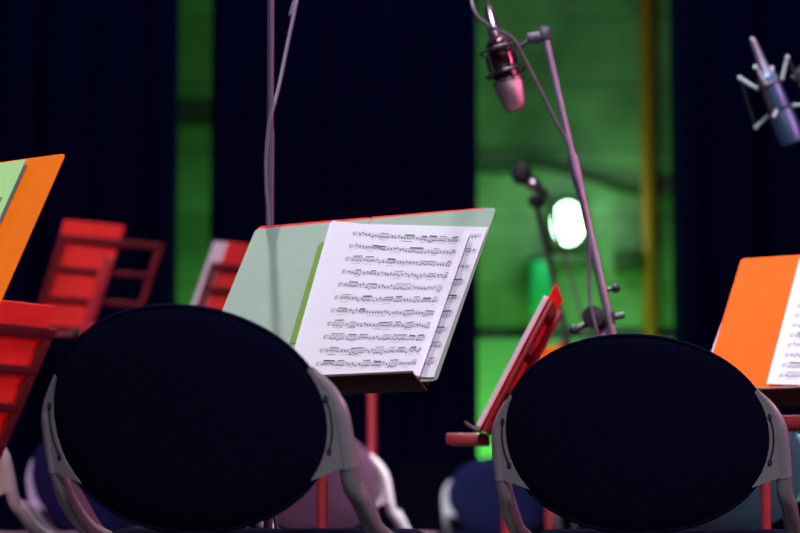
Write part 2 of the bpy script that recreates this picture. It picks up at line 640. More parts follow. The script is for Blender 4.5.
def sheet(label, o, yaw, tilt, corners, lift, seed, staves=11, a0=0.17, a1=0.96, b0=0.055, db=0.083, w0=0.004, heavy=1.0, mats=None, fn_lift=None, group=None, th=0.0005):
    """a sheet of paper; corners TL, TR, BR, BL in desk coordinates (x, z)"""
    TL, TR, BR, BL = [Vector((c[0], c[1], 0)) for c in corners]
    rnd = random.Random(seed)
    lf = fn_lift or (lambda a, b_: lift * (2 * a - 1) ** 2)

    def fn(a, b_, w):
        p = (TL * (1 - a) + TR * a) * (1 - b_) + (BL * (1 - a) + BR * a) * b_
        return Vector((p.x, -(w0 + w + lf(a, b_)), p.y))
    m = MB()
    m.slab(fn, 28, 20, th)
    e = th + 0.00025
    width = (TR - TL).length
    height = (BL - TL).length

    def quad(pts, mi):
        m._f([m.bm.verts.new(fn(a, b_, e + (0.0001 if mi == 1 else 0))) for a, b_ in pts], mi, False)

    def hbar(a_, c_, b_, hb, mi, slope=0.0):
        n = max(1, int((c_ - a_) * 26))
        for i in range(n):
            p, q = a_ + (c_ - a_) * i / n, a_ + (c_ - a_) * (i + 1) / n
            bp, bq = b_ + slope * i / n, b_ + slope * (i + 1) / n
            quad([(p, bp), (q, bq), (q, bq + hb), (p, bp + hb)], mi)

    def vbar(a_, b_, b2, wa, mi):
        quad([(a_, b_), (a_ + wa, b_), (a_ + wa, b2), (a_, b2)], mi)

    def head(a_, b_):
        ra, rb = 0.0017 / width, 0.0012 / height
        quad([(a_ + ra * math.cos(k * 1.0472), b_ + rb * math.sin(k * 1.0472)) for k in range(6)], 1)
    sp = 0.0017 / height        # line spacing
    for i in range(staves):
        bt = b0 + db * i
        if bt > 0.97:
            break
        for k in range(5):
            hbar(a0, a1, bt + k * sp, 0.00032 / height, 2)
        # clef
        ca = a0 + 0.012
        for q in range(9):
            th_ = q * 0.8
            quad([(ca + 0.0022 / width * math.cos(th_) * (1 - q / 14), bt + 2.4 * sp + (q - 4) * sp * 0.55),
                  (ca + (0.0022 * math.cos(th_) * (1 - q / 14) + 0.0011) / width, bt + 2.4 * sp + (q - 4) * sp * 0.55),
                  (ca + (0.0022 * math.cos(th_ + .8) * (1 - q / 14) + 0.0011) / width, bt + 2.4 * sp + (q - 3.2) * sp * 0.55),
                  (ca + 0.0022 / width * math.cos(th_ + .8) * (1 - q / 14), bt + 2.4 * sp + (q - 3.2) * sp * 0.55)], 1)
        a = a0 + 0.055
        style = rnd.random()
        while a < a1 - 0.02:
            r = rnd.random()
            if r < 0.42:                       # beamed group
                n = rnd.choice((3, 4, 4, 6))
                stp = rnd.uniform(0.016, 0.021)
                if a + n * stp > a1:
                    n = max(2, int((a1 - a) / stp))
                base = rnd.uniform(2.0, 5.0)
                up = bt - sp * rnd.uniform(1.0, 2.4)
                for q in range(n):
                    hb = bt + sp * (base + rnd.uniform(-1, 1))
                    head(a + q * stp, hb)
                    vbar(a + q * stp + 0.0011 / width, up, hb, 0.00045 / width, 1)
                hbar(a, a + (n - 1) * stp + 0.004, up, rnd.choice((0.0009, 0.0014, 0.0022)) * heavy / height, 1, rnd.uniform(-0.006, 0.004))
                if rnd.random() < 0.5:
                    hbar(a, a + (n - 1) * stp, bt + sp * 6.6, 0.00042 / height, 1)
                a += n * stp + 0.008
            elif r < 0.82:                     # single notes
                n = rnd.choice((1, 2, 3))
                for q in range(n):
                    hb = bt + sp * rnd.uniform(0, 4.4)
                    head(a, hb)
                    d = rnd.choice((-1, 1))
                    vbar(a + 0.001 / width * -d, hb - (3.3 * sp if d > 0 else 0), hb + (3.3 * sp if d < 0 else 0), 0.00045 / width, 1)
                    a += 0.022
            else:                              # rest and marking below
                quad([(a, bt + sp), (a + 0.0018 / width, bt + sp * 1.4), (a + 0.0006 / width, bt + sp * 3.6), (a - 0.0012 / width, bt + sp * 3.2)], 1)
                if rnd.random() < 0.6:
                    hbar(a, a + rnd.uniform(0.03, 0.09), bt + sp * 6.2, 0.0004 / height, 1)
                a += 0.022
            if rnd.random() < 0.33:
                vbar(a - 0.003, bt, bt + 4 * sp, 0.0004 / width, 1)
                a += 0.008
    ob = m.build('sheet_music', mats or [M['paper'], M['ink'], M['stave']])
    ob.location = o
    ob.rotation_euler = desk_rot(yaw, tilt)
    tag(ob, label, 'sheet music', group)
    return ob


def on_desk(px, py, o, yaw, tilt):
    """desk coordinates (x, z) of the point of the desk plane seen at a photo pixel"""
    mi = desk_matrix(o, yaw, tilt).inverted()
    p0 = mi @ Vector((0, 0, CAM_Z))
    p1 = mi @ at(px, py, 3.0)
    t = -p0.y / (p1.y - p0.y)
    q = p0 + (p1 - p0) * t
    return (q.x, q.z)


# --- main stand
YM, TM = R(34), R(31.5)
OM = (-0.135, 3.538, 0.678)
make_stand('red stand in the middle holding the pale mint folder and open music', OM, YM, TM, W=0.436, H=0.312, dx=-0.010, spin=40, lm='ledge')
folder('document_folder', 'red folder showing as a thin line above the pale mint folder', 'folder', OM, YM, TM, 0.440, 0.318, M['redcard'], w0=0.0, x0=-0.2285, z0=0.0045, roll=-0.006)
folder('document_folder', 'open pale mint card folder lying behind the white music on the middle stand', 'folder', OM, YM, TM, 0.456, 0.317, M['mint'], w0=0.0022)
P = lambda x, y: on_desk(x, y, OM, YM, TM)
# dark green card edge under the music
gc = [P(321, 244), P(346, 246), P(322, 345), P(291, 345)]
m = MB()
m.prism([(gc[3][0], gc[3][1]), (gc[2][0], gc[2][1]), (gc[1][0], gc[1][1]), (gc[0][0] + 0.006, gc[0][1]), (gc[0][0], gc[0][1] - 0.006)], flat(0.0040), 0.001)
g = m.build('card', M['green'])
g.location = OM
g.rotation_euler = desk_rot(YM, TM)
tag(g, 'dark green card showing as a strip left of the white music', 'card')


def clampz(c, zmin=0.002):
    return [(x, max(z, zmin)) for x, z in c]


sheet('white under-sheet whose right edge column of notes shows beyond the tape on the middle stand', OM, YM, TM,
      clampz([P(352, 226), P(490, 230), P(436, 380), P(310, 380)]), 0.004, 5, staves=9, a0=0.84, a1=0.98, b0=0.05, db=0.105, w0=0.0052,
      fn_lift=lambda a, b_: 0.0005 + 0.001 * a)
sheet('large white top sheet covered in handwritten staves on the middle stand', OM, YM, TM,
      clampz([P(339, 229), P(473, 236), P(421, 384), P(293, 397)], 0.0), 0.010, 11, w0=0.0096, fn_lift=lambda a, b_: 0.012 * (1 - a) ** 2.2 + 0.0015 * a * a)
TOPS = bpy.data.objects['sheet_music.001']
a_, b_, c_, d_ = P(468, 236), P(475, 236), P(424, 381), P(416, 381)
m = MB()
m.prism([(d_[0], max(d_[1], 0.003)), (c_[0], max(c_[1], 0.003)), b_, a_], flat(0.0128), 0.0003)
m.build('tape_strip', M['tape'], TOPS)
sheet('blank white sheet peeking out left of the large top music sheet', OM, YM, TM,
      clampz([P(335, 228), P(440, 236), P(390, 383), P(287, 396)], 0.0), 0.003, 3, staves=0, w0=0.0070, fn_lift=lambda a, b_: 0.008 * (1 - a) ** 2)

# --- left stand with orange folder
YL, TL_ = R(37), R(28.5)
tr = at(66, 154, 3.40)
fac = Vector((math.sin(YL), math.cos(YL), 0))
rgt = Vector((math.cos(YL), -math.sin(YL), 0))
OL = tr - fac * (0.316 * math.sin(TL_)) - Vector((0, 0, 0.316 * math.cos(TL_))) - rgt * 0.223
OL = tuple(OL)
make_stand('tall red stand at the left edge holding the orange folder', OL, YL, TL_, W=0.42, H=0.30, spin=70)
folder('document_folder', 'bright orange open folder at the left edge under a lime green sheet', 'folder', OL, YL, TL_, 0.446, 0.316, M['orange'])
PL = lambda x, y: on_desk(x, y, OL, YL, TL_)
a, b2 = PL(28, 161), PL(-14, 254)
m = MB()
ang = math.atan2(a[0] - b2[0], a[1] - b2[1])
xr, zt = a
q = [(xr - 0.205, zt - 0.006), (xr, zt), (xr + (b2[0] - a[0]) * 2.1, zt - 0.285), (xr - 0.205, zt - 0.29)]
m.prism([q[3], q[2], q[1], q[0]], flat(0.0035), 0.0012)
g1, g2 = PL(5, 199), PL(-3, 210)
m.prism([(g1[0] - 0.06, g2[1]), (g1[0] - 0.003, g2[1]), (g1[0], g1[1]), (g1[0] - 0.06, g1[1])], flat(0.0047), 0.0002, mi=1)
g = m.build('booklet', [M['lime'], M['limeink']])
g.location = OL
g.rotation_euler = desk_rot(YL, TL_)
tag(g, 'lime green booklet on the orange folder at the left edge', 'booklet')
m = MB()
q2 = [(x + 0.005, z - 0.010) for x, z in q]
q2[0] = (q[0][0], q[0][1] - 0.012)
q2[3] = (q[3][0], q[3][1] + 0.002)
q2[2] = (q[2][0] + 0.005, q[2][1] + 0.002)
m.prism([q2[3], q2[2], q2[1], q2[0]], flat(0.0018), 0.0014)
g = m.build('sheet', M['greydark'])
g.location = OL
g.rotation_euler = desk_rot(YL, TL_)
tag(g, 'grey sheet edge showing under the lime green booklet', 'sheet')

# --- right stand with orange folder
YR, TR_ = R(31), R(37)
tl = at(742, 260, 4.27)
fac = Vector((math.sin(YR), math.cos(YR), 0))
rgt = Vector((math.cos(YR), -math.sin(YR), 0))
OR_ = tuple(tl - fac * (0.333 * math.sin(TR_)) - Vector((0, 0, 0.333 * math.cos(TR_))) + rgt * 0.223)
dxr = (Vector(OR_) - Vector((0.598, 0, 0))).x / math.cos(YR) - 0.01
ORS = tuple(Vector(OR_) - rgt * dxr)
make_stand('red stand at the right edge holding the orange folder and printed music', ORS, YR, TR_, W=0.45, H=0.30, dx=dxr, crossbar=True, spin=95, lm='ledge')
folder('document_folder', 'grey lilac folder peeking out on the left behind the right orange folder', 'folder', OR_, YR, TR_, 0.440, 0.290, M['greycard'], w0=0.0, x0=-0.232, z0=0.010, roll=-0.045)
folder('document_folder', 'bright orange open folder on the stand at the right edge', 'folder', OR_, YR, TR_, 0.446, 0.333, M['vermilion'], w0=0.0022)
PR = lambda x, y: on_desk(x, y, OR_, YR, TR_)
sheet('white printed music on the orange folder at the right edge', OR_, YR, TR_,
      clampz([PR(801, 262), PR(930, 256), PR(900, 388), PR(768, 387)], 0.0), 0.003, 21, staves=12, a0=0.08, b0=0.06, db=0.078, w0=0.005)

# --- stand seen edge-on
YE, TE = R(96), R(28)
OE = tuple(at(486, 433, 4.25))
make_stand('red stand seen edge-on between the middle stand and the front right chair', OE, YE, TE, W=0.30, H=0.255, nb=4, fm='red', spin=10, lip=0.072, clip=True, LW=0.10, level=True)
folder('document_folder', 'red folder seen edge-on on the sideways stand by the microphone boom', 'folder', OE, YE, TE, 0.30, 0.285, M['redcard'])
m = MB()
m.prism(rounded(-0.14, 0.002, 0.135, 0.258, 0.003), flat(0.0022), 0.009)
g = m.build('music_booklet', M['paper'])
g.location = OE
g.rotation_euler = desk_rot(YE, TE)
tag(g, 'white music booklet seen edge-on on the sideways red stand', 'booklet')


# --- red stands seen from behind on the left
def back_stand(label, flabel, d, px, py, yaw, tilt, zb=None, fx0=-0.22, fW=0.44, fH=0.335, W=0.46, slabel=None, sx=None, spin=15, dx=0.0, H=0.32, nb=5):
    o = at(px, py, d)
    o = (o.x, o.y, o.z)
    make_stand(label, o, yaw, tilt, W=W, H=H, spin=spin, dx=dx, nb=nb)
    folder('document_folder', flabel, 'folder', o, yaw, tilt, fW, fH, M['redcard'], x0=fx0)
    if slabel:
        sheet(slabel, o, yaw, tilt, [(sx[0], fH - 0.004), (sx[1], fH - 0.004), (sx[1], 0.003), (sx[0], 0.003)], 0.002, 41, staves=10, w0=0.006)


back_stand('low red barred stand seen from behind at the left edge', 'red folder shining between the bars of the low left-edge stand', 4.1, -110, 483, R(125), R(30), fH=0.36, fx0=-0.215, fW=0.44)
back_stand('red barred stand seen from behind, its right half empty, left of the green strip', 'red folder on the near half of the half-empty barred stand', 7.0, 82, 333, R(140), R(30), fx0=-0.03, fW=0.205, fH=0.352, W=0.36, H=0.31, nb=4, spin=80)
back_stand('red barred stand seen from behind, just left of the mint folder', 'red folder behind a white page, just left of the mint folder', 7.2, 238, 362, R(138), R(30), fx0=-0.21, fW=0.40, fH=0.385, spin=18,
           slabel='white page edge beside the blurred red folder left of the mint folder', sx=(0.06, 0.236))
# stand hidden behind the middle desk: only its pole shows
o = tuple(at(362, 372, 7.2))
make_stand('red stand hidden behind the middle desk, only its pole showing below', o, R(112), R(30), W=0.40, H=0.30, spin=25, pr=1.55)
# far stand behind the edge-on stand
o = at(520, 410, 7.0)
o = (o.x + 0.07, o.y, o.z)
make_stand('far blurred red stand behind the edge-on stand', o, R(30), R(30), W=0.24, H=0.20, spin=5)
folder('document_folder', 'small far orange folder behind the edge-on stand', 'folder', o, R(30), R(30), 0.25, 0.225, M['orange'])
sheet('far pale page on the small orange folder behind the edge-on stand', o, R(30), R(30), [(-0.128, 0.215), (-0.06, 0.215), (-0.06, 0.004), (-0.128, 0.004)], 0.0, 51, staves=0, w0=0.004)


# ------------------------------------------------------------------ microphones and stands
def tripod(t, p, mname, spin=0, r=0.30, hub=0.30):
    for k in range(3):
        a = R(spin + 120 * k)
        m = MB()
        m.tube([(p[0] + 0.012 * math.cos(a), p[1] + 0.012 * math.sin(a), hub), (p[0] + r * math.cos(a), p[1] + r * math.sin(a), 0.012)], 0.009, n=8)
        lg = m.build('leg', M[mname], t)
        m = MB()
        m.ball((p[0] + r * math.cos(a), p[1] + r * math.sin(a), 0.013), 0.0125)
        m.build('rubber_foot', M['rubber'], lg)
    m = MB()
    m.tube([(p[0], p[1], hub - 0.03), (p[0], p[1], hub + 0.03)], 0.02, n=14)
    m.build('leg_hub', M[mname], t)


# main boom stand
DB = 4.4
top = at(545, 36, DB)
low = at(612, 332, DB)
cl = at(594, 322, DB + 0.0)
dirb = (low - top).normalized()
clp = top + dirb * ((cl - top).dot(dirb))          # clamp point on the boom
base = Vector((clp.x - 0.012, clp.y + 0.028, 0))
t = thing('microphone_stand', 'slanting lilac boom stand rising behind the front right chair', 'microphone stand', base)
rel = lambda p: Vector(p) - base
m = MB()
mid = top + dirb * ((top - low).length * 0.46)
m.tube([rel(mid), rel(top)], 0.0064, n=14)
m.build('upper_boom', M['standmetal'], t)
m = MB()
m.tube([rel(mid + dirb * -0.02), rel(low + dirb * 0.22)], 0.0078, n=14)
m.build('lower_boom', M['standmetal'], t)
m = MB()
m.tube([rel(mid - dirb * 0.03), rel(mid + dirb * 0.03)], 0.0100, n=14)
m.build('boom_collar', M['standmetal'], t)
kp = at(606, 290, DB)
m = MB()
m.tube([rel(kp), rel(kp + Vector((0.014, 0, 0.002)))], 0.004, n=8)
m.ball(rel(kp + Vector((0.018, 0, 0.003))), 0.009)
m.build('lock_knob', M['blackmetal'], t)
m = MB()
m.lathe([(0.004, 0), (0.024, 0.004), (0.024, 0.10), (0.018, 0.11)], rel(low + dirb * 0.14), dirb, n=18)
m.build('counterweight', M['blackmetal'], t)
m = MB()
m.tube([rel(clp) + Vector((-0.06, 0.010, -0.018)), rel(clp) + Vector((-0.03, 0.012, -0.004)), rel(clp) + Vector((0.03, 0.012, 0.008))], 0.006, n=10)
m.lathe([(0.006, -0.02), (0.021, -0.018), (0.021, 0.018), (0.006, 0.02)], rel(clp) + Vector((-0.026, 0.014, 0.004)), (0.2, 1, 0), n=18)
m.box(rel(clp) + Vector((0, 0.006, 0)), (0.022, 0.026, 0.03), None, 0.005)
m.ball(rel(clp) + Vector((-0.064, 0.010, -0.02)), 0.010)
m.build('boom_clamp', M['blackmetal'], t)
m = MB()
m.tube([(0, 0, 0.20), (0, 0, clp.z)], 0.0095, n=14)
m.build('pole', M['standmetal'], t)
tripod(t, (0, 0), 'standmetal', spin=90, r=0.20)
# head joint at the top of the boom
m = MB()
hj = rel(top)
m.box(hj + Vector((0, 0, 0.004)), (0.022, 0.022, 0.026), None, 0.005)
a = rel(at(529, 39, DB))
m.tube([hj, a], 0.005, n=10)
m.lathe([(0.003, -0.014), (0.0105, -0.011), (0.0105, 0.011), (0.003, 0.014)], rel(at(534, 38, DB)), (1, 0.1, 0.12), n=16)
m.build('swivel_head', M['darkpole'], t)

# condenser microphone hanging in its shock mount
p_top, p_bot = at(488, 6, DB), at(516, 111, DB)
ax = (p_bot - p_top).normalized()
Lm = (p_bot - p_top).length
t = thing('condenser_microphone', 'pinkish metal condenser microphone hanging upside down from the boom', 'microphone', p_top)
u = Lm / 110.0
m = MB()
m.lathe([(0.004, 0), (5.12 * u, 1 * u), (5.61 * u, 20 * u), (7.32 * u, 24 * u), (7.32 * u, 33 * u), (10.98 * u, 37 * u)], (0, 0, 0), ax, n=20)
m.build('connector', M['brass'], t)
m = MB()
m.lathe([(9.76 * u, 36.5 * u), (12.81 * u, 39 * u), (12.81 * u, 74 * u), (11.59 * u, 78 * u)], (0, 0, 0), ax, n=24)
m.build('body', M['maroon'], t)
m = MB()
m.lathe([(11.59 * u, 77.5 * u), (15.25 * u, 80 * u), (14.88 * u, 84 * u), (10.98 * u, 106 * u), (7.32 * u, 110 * u), (0.61 * u, 111 * u)], (0, 0, 0), ax, n=24)
gr = m.build('grille', M['mesh'], t)
m = MB()
m.lathe([(13.42 * u, 77.0 * u), (15.74 * u, 78 * u), (15.74 * u, 81 * u), (13.42 * u, 82 * u)], (0, 0, 0), ax, n=24)
m.build('grille_band', M['brass'], gr)
sh = thing('shock_mount', 'dark ring shock mount gripping the pinkish microphone', 'shock mount', p_top)
nx = ax.cross(Vector((0, 1, 0))).normalized()
ny = ax.cross(nx).normalized()


def ring(m, c, rad, thick, n=28):
    pts = [c + nx * (rad * math.cos(2 * math.pi * k / n)) + ny * (rad * math.sin(2 * math.pi * k / n)) for k in range(n + 1)]
    m.tube(pts, thick, n=8, cap=False)


for h in (46, 70):
    m = MB()
    ring(m, ax * (h * u), 19.5 * u, 1.3 * u)
    m.build('outer_ring', M['blackmetal'], sh)
for h in (52, 64):
    m = MB()
    ring(m, ax * (h * u), 11.7 * u, 1.2 * u)
    m.build('inner_ring', M['blackmetal'], sh)
for k in range(4):
    a_ = R(45 + 90 * k)
    m = MB()
    m.tube([ax * (46 * u) + (nx * math.cos(a_) + ny * math.sin(a_)) * 19.5 * u, ax * (70 * u) + (nx * math.cos(a_) + ny * math.sin(a_)) * 19.5 * u], 1.2 * u, n=8)
    m.build('upright_rod', M['blackmetal'], sh)
m = MB()
for k in range(8):
    a_, b_ = R(45 * k), R(45 * k + 22)
    for h1, h2 in ((46, 52), (70, 64)):
        m.tube([ax * (h1 * u) + (nx * math.cos(a_) + ny * math.sin(a_)) * 19.0 * u, ax * (h2 * u) + (nx * math.cos(b_) + ny * math.sin(b_)) * 11.8 * u], 0.8 * u, n=6)
m.build('elastic_cord', M['rubber'], sh)
m = MB()
a = at(529, 39, DB) - p_top
m.tube([a + Vector((0.006, 0, 0.001)), ax * (48 * u) - nx * 0.0 + (a - ax * a.dot(ax)).normalized() * 19.5 * u], 2.0 * u, n=10)
m.build('mount_arm', M['blackmetal'], sh)

# cable of this microphone
m = MB()
pts = [at(488, 4, DB), at(484, -8, DB), at(474, -14, DB - 0.03), at(472, 2, DB - 0.06), at(479, 18, DB - 0.08), at(497, 30, DB - 0.085), at(512, 38, DB - 0.08), at(524, 58, DB - 0.06),
       at(541, 92, DB - 0.04), at(556, 122, DB - 0.02), at(567, 142, DB - 0.014), at(574, 170, DB - 0.016), at(584, 208, DB - 0.016), at(589, 245, DB - 0.01), at(590, 300, DB - 0.012), at(600, 345, DB - 0.012),
       at(616, 420, DB + 0.06), Vector((base.x + 0.04, base.y + 0.02, 0.012)), Vector((base.x + 0.5, base.y + 0.3, 0.008))]
m.tube(smooth_path(pts, 8), 0.0032, n=8)
g = m.build('microphone_cable', M['cable'])
tag(g, 'dark cable looping from the pinkish microphone down the slanting boom', 'cable')

# tall thin pole left of the middle desk
PX = at(270.5, 100, 3.845)
base = Vector((PX.x, PX.y, 0))
t = thing('microphone_stand', 'tall thin vertical stand behind the left end of the mint folder', 'microphone stand', base)
m = MB()
m.tube([(0, 0, 0.2), (0, 0, 1.12)], 0.0072, n=12)
m.build('pole', M['darkpole'], t)
m = MB()
m.tube([(0, 0, 1.10), (0, 0, 2.3)], 0.0056, n=12)
m.build('upper_pole', M['darkpole'], t)
tripod(t, (0, 0), 'blackmetal', spin=75, r=0.24)
m = MB()
m.tube([(-0.05, 0, 2.28), (0.35, 0.58, 2.42)], 0.005, n=10)
m.build('boom', M['blackmetal'], t)
m = MB()
pts = [Vector((base.x + 0.30, base.y + 0.50, 2.40)), at(304, -30, 3.985), at(297, 0, 3.95), at(288, 42, 3.91), at(279, 86, 3.865), at(272, 112, 3.838), at(268.5, 128, 3.836), at(266, 160, 3.838), at(266.5, 190, 3.838), at(268.5, 222, 3.838), at(268.5, 300, 3.84), at(267, 420, 3.84),
       Vector((base.x + 0.02, base.y + 0.06, 0.01)), Vector((base.x - 0.3, base.y + 0.3, 0.008))]
m.tube(smooth_path(pts, 8), 0.0032, n=8)
g = m.build('cable', M['greycable'])
tag(g, 'lilac grey cable running down to the tall thin stand left of centre', 'cable')

# far dynamic microphone on a boom stand
D2 = 6.5
hd, tail = at(521, 174, D2), at(545, 194, D2)
ax2 = (tail - hd).normalized()
t = thing('dynamic_microphone', 'blurred dark round-headed microphone against the green wall', 'microphone', hd)
m = MB()
m.lathe([(0.004, -0.030), (0.020, -0.024), (0.029, -0.006), (0.029, 0.010), (0.022, 0.024), (0.014, 0.032)], (0, 0, 0), ax2, n=20)
m.build('grille', M['darkmesh'], t)
m = MB()
m.lathe([(0.018, 0.031), (0.019, 0.033), (0.018, 0.055), (0.015, 0.062)], (0, 0, 0), ax2, n=18)
m.build('collar', M['brass'], t)
m = MB()
m.lathe([(0.014, 0.061), (0.013, 0.085), (0.009, 0.095)], (0, 0, 0), ax2, n=18)
m.build('handle', M['darkmesh'], t)
b0 = at(536, 203, D2)
b1 = at(574, 372, D2)
base = Vector((b1.x, D2, 0))
t = thing('microphone_stand', 'far blurred slim stand holding the round-headed microphone', 'microphone stand', base)
rel2 = lambda p: Vector(p) - base
m = MB()
m.tube([rel2(b0), rel2(b1)], 0.0085, n=12)
m.build('boom', M['blackmetal'], t)
m = MB()
m.lathe([(0.012, 0), (0.026, 0.014), (0.020, 0.034)], rel2(b0) + Vector((0, 0, -0.014)), (0.1, 0, 1), n=14)
m.build('microphone_clip', M['rubber'], t)
m = MB()
m.tube([(0, 0, 0.2), (0, 0, b1.z)], 0.010, n=12)
m.ball((0, 0, b1.z), 0.016)
m.build('pole', M['blackmetal'], t)
tripod(t, (0, 0), 'blackmetal', spin=10, r=0.26)
m = MB()
pts = [at(546, 195, D2), at(553, 206, D2), at(556, 230, D2 + 0.02), at(568, 270, D2 + 0.03), at(585, 330, D2 + 0.03), at(592, 400, D2 + 0.03), Vector((base.x + 0.08, D2 + 0.1, 0.01))]
m.tube(smooth_path(pts, 8), 0.004, n=8)
g = m.build('microphone_cable', M['cable'])
tag(g, 'blurred cable hanging from the round-headed microphone', 'cable')

# blue microphone at the top right corner
D3 = 5.0
pa, pb = at(766, 74, D3), at(794, 146, D3)
ax = (pb - pa).normalized()
nx = ax.cross(Vector((0, 1, 0))).normalized()
ny = ax.cross(nx).normalized()
t = thing('condenser_microphone', 'blue-grey condenser microphone in a spider mount, top right corner', 'microphone', pa)
k3 = 1.0 / (F_PX / D3)
m = MB()
m.lathe([(0.002, -40 * k3), (3 * k3, -38 * k3), (4 * k3, -20 * k3), (5 * k3, -8 * k3), (8 * k3, 2 * k3)], (0, 0, 0), ax, n=18)
m.build('connector', M['standmetal'], t)
m = MB()
m.lathe([(7 * k3, 1 * k3), (10.5 * k3, 4 * k3), (11 * k3, 38 * k3), (10 * k3, 40 * k3)], (0, 0, 0), ax, n=22)
m.build('body', M['bluemetal'], t)
m = MB()
m.lathe([(10 * k3, 39.5 * k3), (12.5 * k3, 42 * k3), (12.5 * k3, 70 * k3), (10.5 * k3, 76 * k3), (2 * k3, 78 * k3)], (0, 0, 0), ax, n=22)
m.build('grille', M['bluemetal'], t)
sh = thing('shock_mount', 'spider shock mount with pale bars on the top right microphone', 'shock mount', pa)
for sgn, h in ((1, 12), (-1, 40)):
    m = MB()
    ring(m, ax * (h * k3), 12.6 * k3, 1.5 * k3)
    m.build('clamp_ring', M['blackmetal'], sh)
for k in range(4):
    a_ = R(28 + 90 * k)
    e = nx * math.cos(a_) + ny * math.sin(a_)
    hub_hi = ax * (-7 * k3) + e * 27 * k3
    hub_lo = ax * (46 * k3) + e * 30 * k3
    for h_, hub in ((12, hub_hi), (40, hub_lo)):
        m = MB()
        m.tube([ax * (h_ * k3) + e * 13 * k3, hub], 1.7 * k3, n=8)
        m.ball(hub, 2.2 * k3)
        m.build('spider_arm', M['elastic'], sh)
    m = MB()
    m.tube([hub_hi, hub_lo], 1.3 * k3, n=8)
    m.build('cord', M['rubber'], sh)
q0 = at(790, 78, D3 + 0.03)
base = Vector((q0.x + 0.42, D3 + 0.12, 0))
t = thing('microphone_stand', 'boom stand off the right edge carrying the top right microphone', 'microphone stand', base)
rel3 = lambda p: Vector(p) - base
m = MB()
m.lathe([(0.004, -0.015), (0.016, -0.012), (0.016, 0.012), (0.004, 0.015)], rel3(at(802, 74, D3 + 0.04)), (0, 1, 0.1), n=16)
m.tube([rel3(at(792, 79, D3 + 0.034)), rel3(at(802, 74, D3 + 0.04))], 0.007, n=10)
m.build('swivel_head', M['blackmetal'], t)
m = MB()
m.tube([rel3(at(802, 74, D3 + 0.04)), Vector((0, -0.0, 1.25)), Vector((0.12, 0.02, 1.17))], 0.008, n=12)
m.build('boom', M['blackmetal'], t)
m = MB()
m.tube([(0, 0, 0.2), (0, 0, 1.26)], 0.010, n=12)
m.build('pole', M['blackmetal'], t)
tripod(t, (0, 0), 'blackmetal', spin=30, r=0.28)

# ------------------------------------------------------------------ setting
YC, YW = 10.6, 11.8
m = MB()
m.box((0, 6.5, -0.05), (12, 15, 0.1))
struct(m.build('floor', M['floor']))
m = MB()
m.box((0, YW + 0.1, 3.25), (12, 0.2, 6.5))
struct(m.build('wall_back', M['wall']))

xs = lambda px, d: (px - 400) / F_PX * d


def curtain(label, x0, x1, seed):
    rnd = random.Random(seed)
    m = MB()
    n = max(24, int((x1 - x0) / 0.035))
    nz = 14
    ph = [rnd.uniform(0, 6.28) for _ in range(3)]
    rows = {}
    for side in (0, 1):
        for j in range(nz + 1):
            z = 0.02 + 6.4 * j / nz
            for i in range(n + 1):
                x = x0 + (x1 - x0) * i / n
                y = YC + 0.055 * math.sin(x * 26 + ph[0] + 0.5 * math.sin(x * 3.1 + ph[1])) * (1 - 0.25 * j / nz) + 0.03 * math.sin(x * 9 + ph[2] + z * 0.4)
                rows[side, i, j] = m.bm.verts.new((x, y + side * 0.006, z))
    for side in (0, 1):
        for i in range(n):
            for j in range(nz):
                m._f([rows[side, i, j], rows[side, i + 1, j], rows[side, i + 1, j + 1], rows[side, i, j + 1]])
    for j in range(nz):
        for i in (0, n):
            m._f([rows[0, i, j], rows[1, i, j], rows[1, i, j + 1], rows[0, i, j + 1]])
    for i in range(n):
        for j in (0, nz):
            m._f([rows[0, i, j], rows[1, i, j], rows[1, i + 1, j], rows[0, i + 1, j]])
    return tag(m.build('stage_curtain', M['curtain'], None, 80), label, 'curtain')


curtain('black stage curtain left of the narrow green strip', -6.0, xs(175, YC), 1)
curtain('wide black stage curtain between the narrow and the broad green strips', xs(208, YC), xs(478, YC), 2)
curtain('black stage curtain right of the broad green wall opening', xs(676, YC), 6.0, 3)

# wall lamp
lp = at(569, 222, YW - 0.16)
t = thing('wall_lamp', 'glowing greenish white lamp on the green wall', 'lamp', (lp.x, YW, lp.z))
m = MB()
m.box((0, -0.045, 0), (0.17, 0.09, 0.23), None, 0.02)
m.build('housing', M['boxgrey'], t)
m = MB()
m.lathe([(0.074, 0), (0.078, 0.02), (0.070, 0.05), (0.04, 0.07), (0.002, 0.076)], (0, -0.091, 0), (0, -1, 0), n=24)
for v in m.bm.verts:
    v.co.z *= 1.35
m.build('lens', M['lamp'], t)
# ochre pipe
q = xs(650.5, YW)
t = thing('pipe', 'ochre vertical pipe on the right of the green wall', 'pipe', (q, YW - 0.05, 0))
m = MB()
m.tube([(0, 0, 0.0), (0, 0, 6.2)], 0.036, n=16)
m.build('tube', M['ochre'], t)
for z in (0.6, 1.9, 3.1, 4.6):
    m = MB()
    m.box((0, 0.02, z), (0.10, 0.05, 0.03), None, 0.004)
    m.build('pipe_clip', M['boxgrey'], t)
